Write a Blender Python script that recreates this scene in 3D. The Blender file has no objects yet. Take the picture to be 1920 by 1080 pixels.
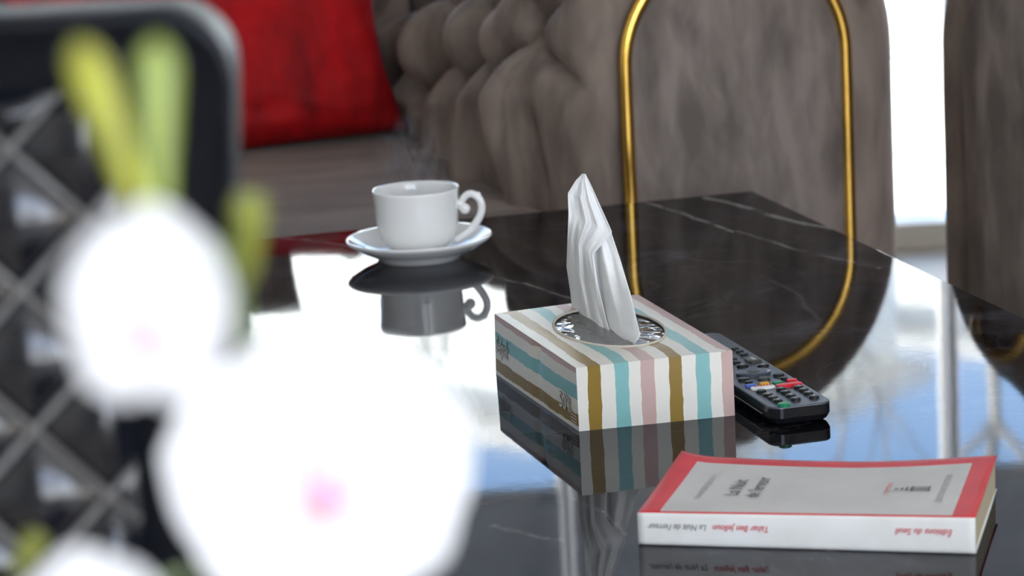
import bpy, bmesh, math, random
from math import sin, cos, pi, radians, sqrt
from mathutils import Vector, Matrix, noise

random.seed(7)
scene = bpy.context.scene
COL = scene.collection

# ------------------------------------------------------------------ camera
TZ = 0.45                                   # table top height
FPX = 5333.33                               # focal length in pixels of a 1920 wide frame (100 mm)
PITCH, ROLL = radians(11.94), radians(-2.974)
CAM = Vector((0, 0, TZ + 0.5325))
cd = bpy.data.cameras.new('camera')
cd.sensor_width = 36
cd.lens = 100
cd.clip_start = 0.02
cd.dof.use_dof = True
cd.dof.focus_distance = 2.12
cd.dof.aperture_fstop = 10.5
co = bpy.data.objects.new('camera', cd)
COL.objects.link(co)
co.matrix_world = Matrix.Translation(CAM) @ Matrix.Rotation(pi / 2 - PITCH, 4, 'X') @ Matrix.Rotation(ROLL, 4, 'Z')
scene.camera = co

# ------------------------------------------------------------------ sky, sun, window daylight, exposure
scene.view_settings.view_transform = 'Standard'
scene.view_settings.look = 'None'
scene.view_settings.gamma = 1
scene.view_settings.use_curve_mapping = False
scene.view_settings.exposure = -0.22
w = bpy.data.worlds.new('sky')
scene.world = w
w.use_nodes = True
nt = w.node_tree
nt.nodes.clear()
tc = nt.nodes.new('ShaderNodeTexCoord')
sx = nt.nodes.new('ShaderNodeSeparateXYZ')
rp = nt.nodes.new('ShaderNodeValToRGB')
rp.color_ramp.elements[0].position = 0.0
rp.color_ramp.elements[0].color = (0.62, 0.72, 0.86, 1)
rp.color_ramp.elements[1].position = 0.28
rp.color_ramp.elements[1].color = (0.36, 0.58, 1.0, 1)
e = rp.color_ramp.elements.new(1.0)
e.color = (0.16, 0.34, 0.80, 1)
bg = nt.nodes.new('ShaderNodeBackground')
bg.inputs['Strength'].default_value = 6.2
wo = nt.nodes.new('ShaderNodeOutputWorld')
nt.links.new(tc.outputs['Generated'], sx.inputs[0])
nt.links.new(sx.outputs['Z'], rp.inputs[0])
nt.links.new(rp.outputs[0], bg.inputs[0])
nt.links.new(bg.outputs[0], wo.inputs[0])

sd = bpy.data.lights.new('sun_offscreen', 'SUN')
sd.energy = 34
sd.angle = radians(0.6)
sd.color = (1, 0.95, 0.86)
so = bpy.data.objects.new('sun_offscreen', sd)
COL.objects.link(so)
so.rotation_euler = Vector((-0.78, -0.14, 0.60)).to_track_quat('Z', 'Y').to_euler()

ad = bpy.data.lights.new('window_rear_offscreen', 'AREA')
ad.shape = 'RECTANGLE'
ad.size, ad.size_y = 2.9, 2.1
ad.energy = 100
ad.color = (1.0, 0.95, 0.88)
ao = bpy.data.objects.new('window_rear_offscreen', ad)
COL.objects.link(ao)
ao.location = (1.35, -2.40, 1.45)            # in the opening of the rear wall
ao.rotation_euler = (radians(90), 0, 0)      # faces +Y into the room

# ------------------------------------------------------------------ pixel helpers (1920 x 1080 frame)
def ray(px, py):
    x, y = (px - 960) / FPX, -(py - 540) / FPX
    c, s = cos(ROLL), sin(ROLL)
    x, y = c * x - s * y, s * x + c * y
    return Vector((x, cos(PITCH) + y * sin(PITCH), -sin(PITCH) + y * cos(PITCH)))

def at(px, py, z=TZ):
    d = ray(px, py)
    return CAM + d * ((z - CAM.z) / d.z)

def aty(px, py, Y):
    d = ray(px, py)
    return CAM + d * (Y / d.y)

# ------------------------------------------------------------------ object helpers
def link(o, parent=None):
    COL.objects.link(o)
    if parent is not None:
        o.parent = parent
    return o

def obj(name, me, mat=None, parent=None, smooth=False):
    o = bpy.data.objects.new(name, me)
    if mat is not None:
        me.materials.append(mat)
    if smooth:
        for p in me.polygons:
            p.use_smooth = True
    return link(o, parent)

def thing(name, label, cat, loc=(0, 0, 0), rz=0.0, group=None):
    o = bpy.data.objects.new(name, None)
    o.empty_display_size = 0.05
    o.location = loc
    o.rotation_euler = (0, 0, rz)
    return tag(link(o), label, cat, group)

def tag(o, label, cat, group=None, kind=None):
    o['label'] = label
    o['category'] = cat
    if group:
        o['group'] = group
    if kind:
        o['kind'] = kind
    return o

def struct(o):
    o['kind'] = 'structure'
    return o

def mesh(name, verts, faces):
    me = bpy.data.meshes.new(name)
    me.from_pydata([tuple(v) for v in verts], [], faces)
    me.update()
    return me

def bm_mesh(bm, name='m'):
    bmesh.ops.recalc_face_normals(bm, faces=bm.faces)
    me = bpy.data.meshes.new(name)
    bm.to_mesh(me)
    bm.free()
    return me

def box_bm(bm, c, s, rz=0.0):
    m = Matrix.Translation(c) @ Matrix.Rotation(rz, 4, 'Z') @ Matrix.Diagonal((s[0], s[1], s[2], 1))
    return bmesh.ops.create_cube(bm, size=1, matrix=m)['verts']

def box(c, s, bevel=0.0, seg=2, rz=0.0):
    bm = bmesh.new()
    box_bm(bm, c, s, rz)
    if bevel:
        bmesh.ops.bevel(bm, geom=bm.edges[:], offset=bevel, segments=seg, profile=0.5, affect='EDGES')
    return bm_mesh(bm)

def cyl(c, r0, r1, h, seg=32, bevel=0.0):
    bm = bmesh.new()
    bmesh.ops.create_cone(bm, cap_ends=True, segments=seg, radius1=r0, radius2=r1, depth=h,
                          matrix=Matrix.Translation((c[0], c[1], c[2] + h / 2)))
    if bevel:
        ed = [x for x in bm.edges if abs(x.verts[0].co.z - x.verts[1].co.z) < 1e-6]
        bmesh.ops.bevel(bm, geom=ed, offset=bevel, segments=3, profile=0.5, affect='EDGES')
    return bm_mesh(bm)

def lathe(prof, seg=64, c=(0, 0, 0)):
    V, F = [], []
    n = len(prof)
    for i in range(seg):
        a = 2 * pi * i / seg
        for r, z in prof:
            V.append((c[0] + r * cos(a), c[1] + r * sin(a), c[2] + z))
    for i in range(seg):
        j = (i + 1) % seg
        for k in range(n - 1):
            F.append((i * n + k, j * n + k, j * n + k + 1, i * n + k + 1))
    bm = bmesh.new()
    me = mesh('t', V, F)
    bm.from_mesh(me)
    bmesh.ops.remove_doubles(bm, verts=bm.verts, dist=1e-6)
    return bm_mesh(bm)

def catmull(P, n=8):
    P = [Vector(p) for p in P]
    out = []
    for i in range(len(P) - 1):
        p0, p1, p2, p3 = P[max(i - 1, 0)], P[i], P[i + 1], P[min(i + 2, len(P) - 1)]
        for k in range(n):
            t = k / n
            out.append(0.5 * ((2 * p1) + (p2 - p0) * t + (2 * p0 - 5 * p1 + 4 * p2 - p3) * t * t + (3 * p1 - p0 - 3 * p2 + p3) * t ** 3))
    out.append(P[-1])
    return out

def tube_data(path, rad, seg=10, closed=False, flat=None):
    """verts, faces of a tube; rad number or list; flat=(a,b) scales the cross section"""
    P = [Vector(p) for p in path]
    n = len(P)
    R = rad if isinstance(rad, (list, tuple)) else [rad] * n
    V, F = [], []
    nrm = None
    for i in range(n):
        if closed:
            t = (P[(i + 1) % n] - P[i - 1]).normalized()
        else:
            t = (P[min(i + 1, n - 1)] - P[max(i - 1, 0)]).normalized()
        if nrm is None:
            nrm = t.orthogonal().normalized() if flat is None else Vector(flat[2])
        nrm = (nrm - t * nrm.dot(t)).normalized()
        b = t.cross(nrm)
        fa, fb = (1, 1) if flat is None else flat[:2]
        for k in range(seg):
            a = 2 * pi * k / seg
            V.append(P[i] + (nrm * cos(a) * fa + b * sin(a) * fb) * R[i])
    m = n if closed else n - 1
    for i in range(m):
        j = (i + 1) % n
        for k in range(seg):
            l = (k + 1) % seg
            F.append((i * seg + k, i * seg + l, j * seg + l, j * seg + k))
    if not closed:
        F.append(tuple(range(seg))[::-1])
        F.append(tuple((n - 1) * seg + k for k in range(seg)))
    return V, F

def tube(path, rad, seg=10, closed=False, flat=None):
    return mesh('tube', *tube_data(path, rad, seg, closed, flat))

def grid(fn, nu, nv, close_u=False):
    V = [fn(i / (nu if close_u else nu - 1), j / (nv - 1)) for i in range(nu) for j in range(nv)]
    F = []
    for i in range(nu if close_u else nu - 1):
        i2 = (i + 1) % nu
        for j in range(nv - 1):
            F.append((i * nv + j, i2 * nv + j, i2 * nv + j + 1, i * nv + j + 1))
    return V, F

def solid(o, t, offset=-1):
    m = o.modifiers.new('thickness', 'SOLIDIFY')
    m.thickness = t
    m.offset = offset
    return o

def sub(o, n=1):
    m = o.modifiers.new('smooth', 'SUBSURF')
    m.levels = m.render_levels = n
    return o

def text_mesh(body, length=None, height=0.01, shear=0.0, bold=0.0):
    cu = bpy.data.curves.new('txt', 'FONT')
    cu.body = body
    cu.size = 1.0
    cu.shear = shear
    cu.offset = bold
    cu.resolution_u = 3
    o = bpy.data.objects.new('txt', cu)
    COL.objects.link(o)
    dg = bpy.context.evaluated_depsgraph_get()
    me = bpy.data.meshes.new_from_object(o.evaluated_get(dg))
    bpy.data.objects.remove(o)
    bpy.data.curves.remove(cu)
    xs = [v.co.x for v in me.vertices]
    x0, x1 = min(xs), max(xs)
    sy = height / 0.72                       # height = cap height
    sxx = sy if length is None else length / (x1 - x0)
    for v in me.vertices:
        v.co = Vector(((v.co.x - x0) * sxx, v.co.y * sy, 0))
    return me

def remap(me, fn):
    for v in me.vertices:
        v.co = fn(v.co.x, v.co.y)
    me.update()
    return me

# ------------------------------------------------------------------ material helpers
def new_mat(name):
    m = bpy.data.materials.new(name)
    m.use_nodes = True
    t = m.node_tree
    return m, t, t.nodes['Principled BSDF']

class NB:
    """tiny node builder"""
    def __init__(self, tree):
        self.t = tree
    def n(self, typ, **kw):
        x = self.t.nodes.new(typ)
        for k, v in kw.items():
            setattr(x, k, v)
        return x
    def put(self, sock, v):
        if isinstance(v, bpy.types.NodeSocket):
            self.t.links.new(v, sock)
        elif v is not None:
            sock.default_value = v
    def m(self, op, a, b=None, c=None, clamp=False):
        x = self.n('ShaderNodeMath', operation=op, use_clamp=clamp)
        for i, v in enumerate((a, b, c)):
            if v is not None:
                self.put(x.inputs[i], v)
        return x.outputs[0]
    def v(self, op, a, b=None, scale=None):
        x = self.n('ShaderNodeVectorMath', operation=op)
        self.put(x.inputs[0], a)
        if b is not None:
            self.put(x.inputs[1], b)
        if scale is not None:
            self.put(x.inputs['Scale'], scale)
        return x.outputs['Value'] if op in ('DOT_PRODUCT', 'LENGTH', 'DISTANCE') else x.outputs['Vector']
    def noise(self, vec, scale, detail=4, rough=0.55, dist=0.0, out=0):
        x = self.n('ShaderNodeTexNoise')
        self.put(x.inputs['Vector'], vec)
        x.inputs['Scale'].default_value = scale
        x.inputs['Detail'].default_value = detail
        x.inputs['Roughness'].default_value = rough
        x.inputs['Distortion'].default_value = dist
        return x.outputs[out]
    def ramp(self, f, stops, const=False):
        x = self.n('ShaderNodeValToRGB')
        r = x.color_ramp
        if const:
            r.interpolation = 'CONSTANT'
        while len(r.elements) < len(stops):
            r.elements.new(0.5)
        for el, (p, c) in zip(r.elements, stops):
            el.position = p
            el.color = (c[0], c[1], c[2], 1)
        self.put(x.inputs[0], f)
        return x.outputs[0]
    def mix(self, f, a, b):
        x = self.n('ShaderNodeMix', data_type='RGBA')
        self.put(x.inputs[0], f)
        for s, v in ((x.inputs[6], a), (x.inputs[7], b)):
            self.put(s, (v[0], v[1], v[2], 1) if isinstance(v, (tuple, list)) else v)
        return x.outputs[2]
    def coord(self, kind='Object'):
        return self.n('ShaderNodeTexCoord').outputs[kind]
    def mapping(self, vec, scale=(1, 1, 1), rot=(0, 0, 0)):
        x = self.n('ShaderNodeMapping')
        self.put(x.inputs[0], vec)
        x.inputs['Scale'].default_value = scale
        x.inputs['Rotation'].default_value = rot
        return x.outputs[0]
    def bump(self, h, strength=0.2, dist=0.001):
        x = self.n('ShaderNodeBump')
        x.inputs['Strength'].default_value = strength
        x.inputs['Distance'].default_value = dist
        self.put(x.inputs['Height'], h)
        return x.outputs[0]

def plain(name, col, rough=0.5, metal=0.0, var=0.06, scale=40, coat=0.0, spec=0.5, bump=0.0, sss=0.0):
    m, t, b = new_mat(name)
    nb = NB(t)
    f = nb.noise(nb.coord(), scale)
    lo = [max(0, c * (1 - var)) for c in col]
    hi = [min(1, c * (1 + var)) for c in col]
    nb.put(b.inputs['Base Color'], nb.ramp(f, [(0.3, lo), (0.7, hi)]))
    b.inputs['Roughness'].default_value = rough
    b.inputs['Metallic'].default_value = metal
    b.inputs['Coat Weight'].default_value = coat
    b.inputs['Coat Roughness'].default_value = 0.05
    b.inputs['Specular IOR Level'].default_value = spec
    if sss:
        b.inputs['Subsurface Weight'].default_value = sss
        b.inputs['Subsurface Scale'].default_value = 0.004
        b.inputs['Subsurface Radius'].default_value = (1, 0.9, 0.8)
    if bump:
        nb.put(b.inputs['Normal'], nb.bump(nb.noise(nb.coord(), scale * 3), bump))
    return m

def velvet(name, c0, c1, sheen=0.5, stroke=(3, 3, 1.1)):
    m, t, b = new_mat(name)
    nb = NB(t)
    co_ = nb.coord()
    big = nb.noise(nb.mapping(co_, stroke), 3.2, 3, 0.5, 0.8)
    fine = nb.noise(nb.mapping(co_, stroke), 9, 3, 0.5, 0.6)
    tiny = nb.noise(co_, 900, 2)
    f = nb.m('ADD', nb.m('MULTIPLY', big, 0.62), nb.m('MULTIPLY', fine, 0.38))
    nb.put(b.inputs['Base Color'], nb.ramp(f, [(0.38, c0), (0.60, c1)]))
    b.inputs['Roughness'].default_value = 0.75
    b.inputs['Specular IOR Level'].default_value = 0.25
    b.inputs['Sheen Weight'].default_value = sheen
    b.inputs['Sheen Roughness'].default_value = 0.35
    b.inputs['Sheen Tint'].default_value = (c1[0] * 2.4, c1[1] * 2.4, c1[2] * 2.4, 1)
    nb.put(b.inputs['Normal'], nb.bump(tiny, 0.25, 0.0006))
    return m

M = {}
M['velvet'] = velvet('taupe_velvet', (0.098, 0.074, 0.060), (0.235, 0.186, 0.152), 0.3)
M['velvet_seat'] = velvet('taupe_velvet_seat', (0.120, 0.093, 0.078), (0.190, 0.152, 0.128), 0.3, (1.2, 3, 3))
M['velvet_smooth'] = velvet('taupe_velvet_panel', (0.105, 0.085, 0.074), (0.205, 0.170, 0.148), 0.2, (5, 5, 1.6))
M['red'] = velvet('red_satin_velvet', (0.17, 0.0003, 0.001), (0.40, 0.001, 0.003), 0.0)
M['gold'] = plain('polished_brass', (0.66, 0.40, 0.085), 0.20, 1.0, 0.25, 14)
M['porcelain'] = plain('white_glazed_porcelain', (0.80, 0.80, 0.775), 0.08, 0, 0.015, 30, coat=0.5)
M['coffee'] = plain('coffee', (0.02, 0.008, 0.003), 0.05)
M['leather'] = plain('black_glossy_leather', (0.004, 0.005, 0.008), 0.44, 0, 0.2, 120, bump=0.05, spec=0.2)
M['leather_gloss'] = plain('black_patent_leather', (0.004, 0.005, 0.009), 0.13, 0, 0.2, 120, bump=0.03, spec=0.7)
M['cord'] = plain('grey_piping', (0.13, 0.125, 0.12), 0.3, 0, 0.25, 300, spec=0.6)
M['black_plastic'] = plain('black_gloss_plastic', (0.008, 0.008, 0.010), 0.12, spec=0.5)
M['panel_plastic'] = plain('blue_grey_satin_plastic', (0.045, 0.052, 0.068), 0.34, spec=0.6)
M['key'] = plain('black_rubber_key', (0.012, 0.012, 0.011), 0.35, spec=0.5)
M['key_grey'] = plain('dark_olive_key', (0.045, 0.046, 0.038), 0.4)
M['key_green'] = plain('green_key', (0.006, 0.20, 0.085), 0.35)
M['key_red'] = plain('red_key', (0.62, 0.012, 0.025), 0.35)
M['key_yellow'] = plain('yellow_key', (0.72, 0.32, 0.02), 0.35)
M['key_blue'] = plain('blue_key', (0.06, 0.14, 0.50), 0.35)
M['key_white'] = plain('white_key', (0.72, 0.72, 0.68), 0.4)
M['ink'] = plain('black_ink', (0.10, 0.10, 0.10), 0.6)
M['ink_grey'] = plain('grey_ink', (0.26, 0.25, 0.25), 0.6)
M['ink_red'] = plain('red_ink', (0.62, 0.10, 0.11), 0.6)
M['ink_white'] = plain('white_ink', (0.72, 0.70, 0.66), 0.5)
M['ink_dark'] = plain('dark_ink', (0.05, 0.035, 0.02), 0.5)
M['paper_edge'] = None
M['leaf'] = plain('green_leaf', (0.16, 0.30, 0.05), 0.35, 0, 0.25, 30)
M['bud_yellow'] = plain('yellowish_bud', (0.36, 0.37, 0.035), 0.22, 0, 0.3, 90, spec=0.7)
M['bud'] = plain('yellow_green_bud', (0.28, 0.36, 0.06), 0.22, 0, 0.22, 60, spec=0.7)
M['bud_olive'] = plain('olive_bud', (0.20, 0.22, 0.03), 0.35, 0, 0.2, 60)
M['stem'] = plain('green_stem', (0.14, 0.22, 0.05), 0.4)
M['wall'] = plain('warm_white_plaster', (0.72, 0.70, 0.66), 0.85, 0, 0.03, 12, bump=0.05)
M['ceil'] = plain('white_ceiling_paint', (0.80, 0.79, 0.77), 0.9, 0, 0.02, 12)
M['frame'] = plain('cream_window_frame', (0.80, 0.76, 0.68), 0.45, 0, 0.05, 20)
M['steel'] = plain('dark_powder_coated_steel', (0.02, 0.02, 0.022), 0.4)
M['pot'] = plain('white_ceramic_pot', (0.75, 0.74, 0.72), 0.2)
M['soil'] = plain('bark_soil', (0.08, 0.05, 0.03), 0.9, 0, 0.5, 120, bump=0.5)
M['wood'] = plain('dark_wood', (0.09, 0.05, 0.03), 0.4, 0, 0.3, 30)
M['bark'] = plain('pale_grey_bark', (0.42, 0.39, 0.35), 0.9, 0, 0.3, 40, bump=0.4)
M['render'] = plain('white_render', (0.85, 0.83, 0.78), 0.9, 0, 0.05, 1.5)
M['roof'] = plain('pale_roof', (0.70, 0.67, 0.62), 0.8, 0, 0.2, 6)
M['shutter'] = plain('pale_shutter', (0.60, 0.60, 0.58), 0.6)
M['pavement'] = plain('pale_stone_paving', (0.82, 0.79, 0.72), 0.9, 0, 0.08, 2.5)

# floor: pale tiles
m, t, b = new_mat('beige_tile')
nb = NB(t)
c_ = nb.coord()
br = nb.n('ShaderNodeTexBrick', offset=0.0)
nb.put(br.inputs['Vector'], c_)
br.inputs['Scale'].default_value = 1
br.inputs['Brick Width'].default_value = 0.6
br.inputs['Row Height'].default_value = 0.6
br.inputs['Mortar Size'].default_value = 0.003
br.inputs['Color1'].default_value = (0.50, 0.44, 0.36, 1)
br.inputs['Color2'].default_value = (0.46, 0.41, 0.34, 1)
br.inputs['Mortar'].default_value = (0.3, 0.27, 0.23, 1)
nb.put(b.inputs['Base Color'], br.outputs['Color'])
b.inputs['Roughness'].default_value = 0.35
M['floor'] = m

# petals: thin, lets light through
m, t, b = new_mat('white_petal')
nb = NB(t)
nb.put(b.inputs['Base Color'], nb.ramp(nb.noise(nb.coord(), 60), [(0.3, (0.90, 0.89, 0.89)), (0.7, (0.93, 0.93, 0.93))]))
b.inputs['Roughness'].default_value = 0.6
tr = nb.n('ShaderNodeBsdfTranslucent')
tr.inputs[0].default_value = (0.92, 0.91, 0.92, 1)
mx = nb.n('ShaderNodeMixShader')
mx.inputs[0].default_value = 0.35
t.links.new(b.outputs[0], mx.inputs[1])
t.links.new(tr.outputs[0], mx.inputs[2])
t.links.new(mx.outputs[0], t.nodes['Material Output'].inputs[0])
M['petal'] = m
M['lip'] = plain('pink_lip', (0.78, 0.42, 0.64), 0.5, 0, 0.10, 200)
M['lip_tip'] = plain('coral_lip_tip', (0.85, 0.34, 0.38), 0.5, 0, 0.10, 200)

# tissue paper
m, t, b = new_mat('white_tissue_paper')
nb = NB(t)
nb.put(b.inputs['Base Color'], nb.ramp(nb.noise(nb.coord(), 90), [(0.3, (0.92, 0.92, 0.90)), (0.7, (0.94, 0.94, 0.93))]))
b.inputs['Roughness'].default_value = 0.9
b.inputs['Specular IOR Level'].default_value = 0.1
nb.put(b.inputs['Normal'], nb.bump(nb.noise(nb.coord(), 160, 3), 0.35, 0.0012))
tr = nb.n('ShaderNodeBsdfTranslucent')
tr.inputs[0].default_value = (0.95, 0.95, 0.93, 1)
mx = nb.n('ShaderNodeMixShader')
mx.inputs[0].default_value = 0.2
t.links.new(b.outputs[0], mx.inputs[1])
t.links.new(tr.outputs[0], mx.inputs[2])
t.links.new(mx.outputs[0], t.nodes['Material Output'].inputs[0])
M['tissue'] = m

def clear(name, f0=0.0, tint=(1, 1, 1), rough=0.0, ior=1.5, bump=None):
    m, t, b = new_mat(name)
    nb = NB(t)
    t.nodes.remove(b)
    tr = nb.n('ShaderNodeBsdfTransparent')
    tr.inputs[0].default_value = (*tint, 1)
    gl = nb.n('ShaderNodeBsdfGlossy')
    gl.inputs['Roughness'].default_value = rough
    fr = nb.n('ShaderNodeFresnel')
    fr.inputs[0].default_value = ior
    if bump:
        bn = nb.bump(nb.noise(nb.coord(), bump, 2), 0.8, 0.004)
        t.links.new(bn, gl.inputs['Normal'])
        t.links.new(bn, fr.inputs['Normal'])
    mx = nb.n('ShaderNodeMixShader')
    nb.put(mx.inputs[0], nb.m('ADD', fr.outputs[0], f0, clamp=True))
    t.links.new(tr.outputs[0], mx.inputs[1])
    t.links.new(gl.outputs[0], mx.inputs[2])
    t.links.new(mx.outputs[0], t.nodes['Material Output'].inputs[0])
    return m
M['glass'] = clear('window_glass', 0.0, (0.96, 0.98, 0.97))
M['film'] = clear('clear_plastic_film', 0.10, (0.90, 0.90, 0.92), 0.05, 1.5, 45)

# roller blind fabric, lets daylight through
m, t, b = new_mat('grey_blind_fabric')
nb = NB(t)
wv = nb.noise(nb.mapping(nb.coord(), (9, 1, 0.25)), 2.0, 3)
colr = nb.ramp(wv, [(0.38, (0.40, 0.40, 0.41)), (0.60, (0.43, 0.43, 0.44))])
nb.put(b.inputs['Base Color'], colr)
b.inputs['Roughness'].default_value = 0.9
tr = nb.n('ShaderNodeBsdfTranslucent')
nb.put(tr.inputs[0], colr)
mx = nb.n('ShaderNodeMixShader')
mx.inputs[0].default_value = 0.5
t.links.new(b.outputs[0], mx.inputs[1])
t.links.new(tr.outputs[0], mx.inputs[2])
t.links.new(mx.outputs[0], t.nodes['Material Output'].inputs[0])
M['blind'] = m

# ------------------------------------------------------------------ the room
XL, XR, YB, YF, ZC = -2.2, 3.2, -2.4, 4.8, 2.7
def slab(name, x0, x1, y0, y1, z0, z1, mat):
    return struct(obj(name, box(((x0 + x1) / 2, (y0 + y1) / 2, (z0 + z1) / 2), (x1 - x0, y1 - y0, z1 - z0)), mat))
slab('floor', XL - .1, XR + .1, YB - .1, YF + .1, -0.1, 0, M['floor'])
slab('ceiling', XL - .1, XR + .1, YB - .1, YF + .1, ZC, ZC + .1, M['ceil'])
slab('wall_left', XL - .1, XL, YB - .1, YF + .1, 0, ZC, M['wall'])
slab('wall_right', XR, XR + .1, YB - .1, YF + .1, 0, ZC, M['wall'])
# rear wall with a wide opening (the daylight behind the camera comes through it)
wx0, wx1, wz0, wz1 = -0.15, 2.85, 0.35, 2.55
bm = bmesh.new()
for (x0, x1, z0, z1) in ((XL, wx0, 0, ZC), (wx1, XR, 0, ZC), (wx0, wx1, 0, wz0), (wx0, wx1, wz1, ZC)):
    box_bm(bm, ((x0 + x1) / 2, YB - .05, (z0 + z1) / 2), (x1 - x0, .1, z1 - z0))
struct(obj('wall_back', bm_mesh(bm), M['wall']))
# glazed front: floor-length window between two wall returns
bm = bmesh.new()
for (x0, x1, z0, z1) in ((XL, -1.95, 0, ZC), (2.75, XR, 0, ZC), (-1.95, 2.75, 2.5, ZC)):
    box_bm(bm, ((x0 + x1) / 2, YF + .05, (z0 + z1) / 2), (x1 - x0, .1, z1 - z0))
struct(obj('wall_front', bm_mesh(bm), M['wall']))
win = struct(obj('window_1', box(((-1.95 + 2.75) / 2, YF + .05, 0.02), (4.7, .08, .04)), M['frame']))
obj('window_head', box((0.4, YF + .05, 2.48), (4.7, .08, .04)), M['frame'], win)
mull = [-1.93, -1.27, -0.60, 0.075, 0.765, 1.41, 2.08, 2.73]
for x in mull:
    obj('mullion', box((x, YF + .05, 1.25), (.008, .03, 2.42), 0.001), M['frame'], win)
for a, c in zip(mull[:-1], mull[1:]):
    obj('pane', box(((a + c) / 2, YF + .06, 1.25), (c - a - .04, .006, 2.42)), M['glass'], win)
for i, (a, c) in enumerate(zip(mull[:-1], mull[1:])):
    bl = thing('roller_blind', 'pale grey roller blind hanging half down over the tall window', 'blind',
               ((a + c) / 2, YF - .045, 1.29), 0, 'grey roller blinds on the window')
    wdt = c - a - .025
    obj('fabric', mesh('f', *grid(lambda u, v: ((u - .5) * wdt, .008 * sin(u * 22 + i), v * 1.14), 24, 3)), M['blind'], bl, True)
    obj('bottom_bar', box((0, 0, 0.0), (wdt, .012, .022), .004), M['frame'], bl)
    obj('roller', tube([(-wdt / 2, 0, 1.16), (wdt / 2, 0, 1.16)], .022, 16), M['frame'], bl)
    obj('bracket', box((0, .028, 1.165), (.05, .06, .05)), M['frame'], bl)

# ------------------------------------------------------------------ outdoors seen through the window
struct(obj('ground', box((0, 30, -.11), (120, 50.2, .1)), M['pavement']))

def building(name, label, P, ang, wid, dep, h, wins):
    r = thing(name, label, 'building', (P[0], P[1], -.06), ang)
    obj('wall', box((0, dep / 2, h / 2), (wid, dep, h)), M['render'], r)
    obj('roof', box((0, dep / 2, h + .06), (wid + .3, dep + .3, .12)), M['roof'], r)
    for x, z in wins:
        wn = obj('window', box((x, -.015, z), (.9, .05, 1.1)), M['shutter'], r)
        obj('pane', box((x, -.045, z), (.76, .02, .96)), M['glass'], wn)
    return r
building('white_house', 'tall white rendered house across the sunny forecourt', (-2.6, 17.0), radians(-38), 9.0, 2, 3.88,
         [(-3.0, 1.4), (-1.0, 1.4), (1.0, 1.4)])
building('white_annex', 'low white rendered annex beside the taller house', (5.3, 16.2), radians(-38), 8.0, 4, 4.26,
         [(-2.0, 1.4), (1.5, 1.4)])

for x in (.096, .938):
    po_ = thing('terrace_post', 'slim white terrace post standing outside the tall window', 'post', (x, 6.0, -.06), 0, 'posts on the terrace')
    obj('shaft', box((0, 0, 1.35), (.04, .04, 2.7), .003), M['render'], po_)
    obj('foot_plate', box((0, 0, .01), (.12, .12, .02), .003), M['render'], po_)

def make_tree(name, label, P, h, seed, group=None):
    rnd = random.Random(seed)
    r = thing(name, label, 'tree', (P[0], P[1], -.06), 0, group)
    V, F = [], []
    def add(path, rads, seg):
        v, f = tube_data(path, rads, seg)
        o = len(V)
        V.extend(v)
        F.extend(tuple(i + o for i in q) for q in f)
    trunk = [Vector((0, 0, 0))]
    for k in range(6):
        trunk.append(trunk[-1] + Vector((rnd.uniform(-.05, .05), rnd.uniform(-.05, .05), h * .12)))
    obj('trunk', tube(trunk, [.035 - .003 * k for k in range(7)], 8), M['bark'], r, True)
    def grow(p, d, ln, rad, lev):
        path = [p]
        dd = d.copy()
        for k in range(4):
            dd = (dd + Vector((rnd.uniform(-.25, .25), rnd.uniform(-.25, .25), rnd.uniform(-.02, .22)))).normalized()
            path.append(path[-1] + dd * ln / 4)
        add(path, [rad * (1 - .16 * k) for k in range(5)], 5)
        if lev > 0:
            for k in range(rnd.choice((3, 4))):
                q = path[rnd.choice((2, 3, 4))]
                nd = (dd + Vector((rnd.uniform(-1, 1), rnd.uniform(-1, 1), rnd.uniform(-.2, .8)))).normalized()
                grow(q, nd, ln * rnd.uniform(.5, .75), rad * .55, lev - 1)
    for k in range(5):
        q = trunk[rnd.choice((3, 4, 5, 6, 6))]
        a = rnd.uniform(0, 2 * pi)
        grow(q, Vector((cos(a) * .7, sin(a) * .7, .8)).normalized(), h * .27, .016, 2)
    obj('branches', mesh('b', V, F), M['bark'], r, True)
    return r
for i, (x, y, h) in enumerate([(-.75, 7.4, 2.7), (.62, 8.6, 3.0), (1.35, 7.6, 2.8), (.15, 10.2, 3.3), (2.3, 9.4, 3.1), (-1.9, 9.0, 3.0)]):
    make_tree('bare_tree', 'leafless young tree standing on the sunny paving outside', (x, y), h, 11 + i, 'bare trees on the forecourt')

# ------------------------------------------------------------------ marble coffee table
A_T = radians(14.0)
corner = at(1411, 358)                                     # far right corner of the top
TE1 = Vector((cos(A_T), sin(A_T), 0))
TE2 = Vector((-sin(A_T), cos(A_T), 0))
TW, TL = 0.92, 1.36
tcen = corner - TE1 * TW / 2 - TE2 * TL / 2
tcen.z = 0
table = thing('coffee_table', 'polished black marble coffee table with fine white veins', 'table', tcen, A_T)

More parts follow.
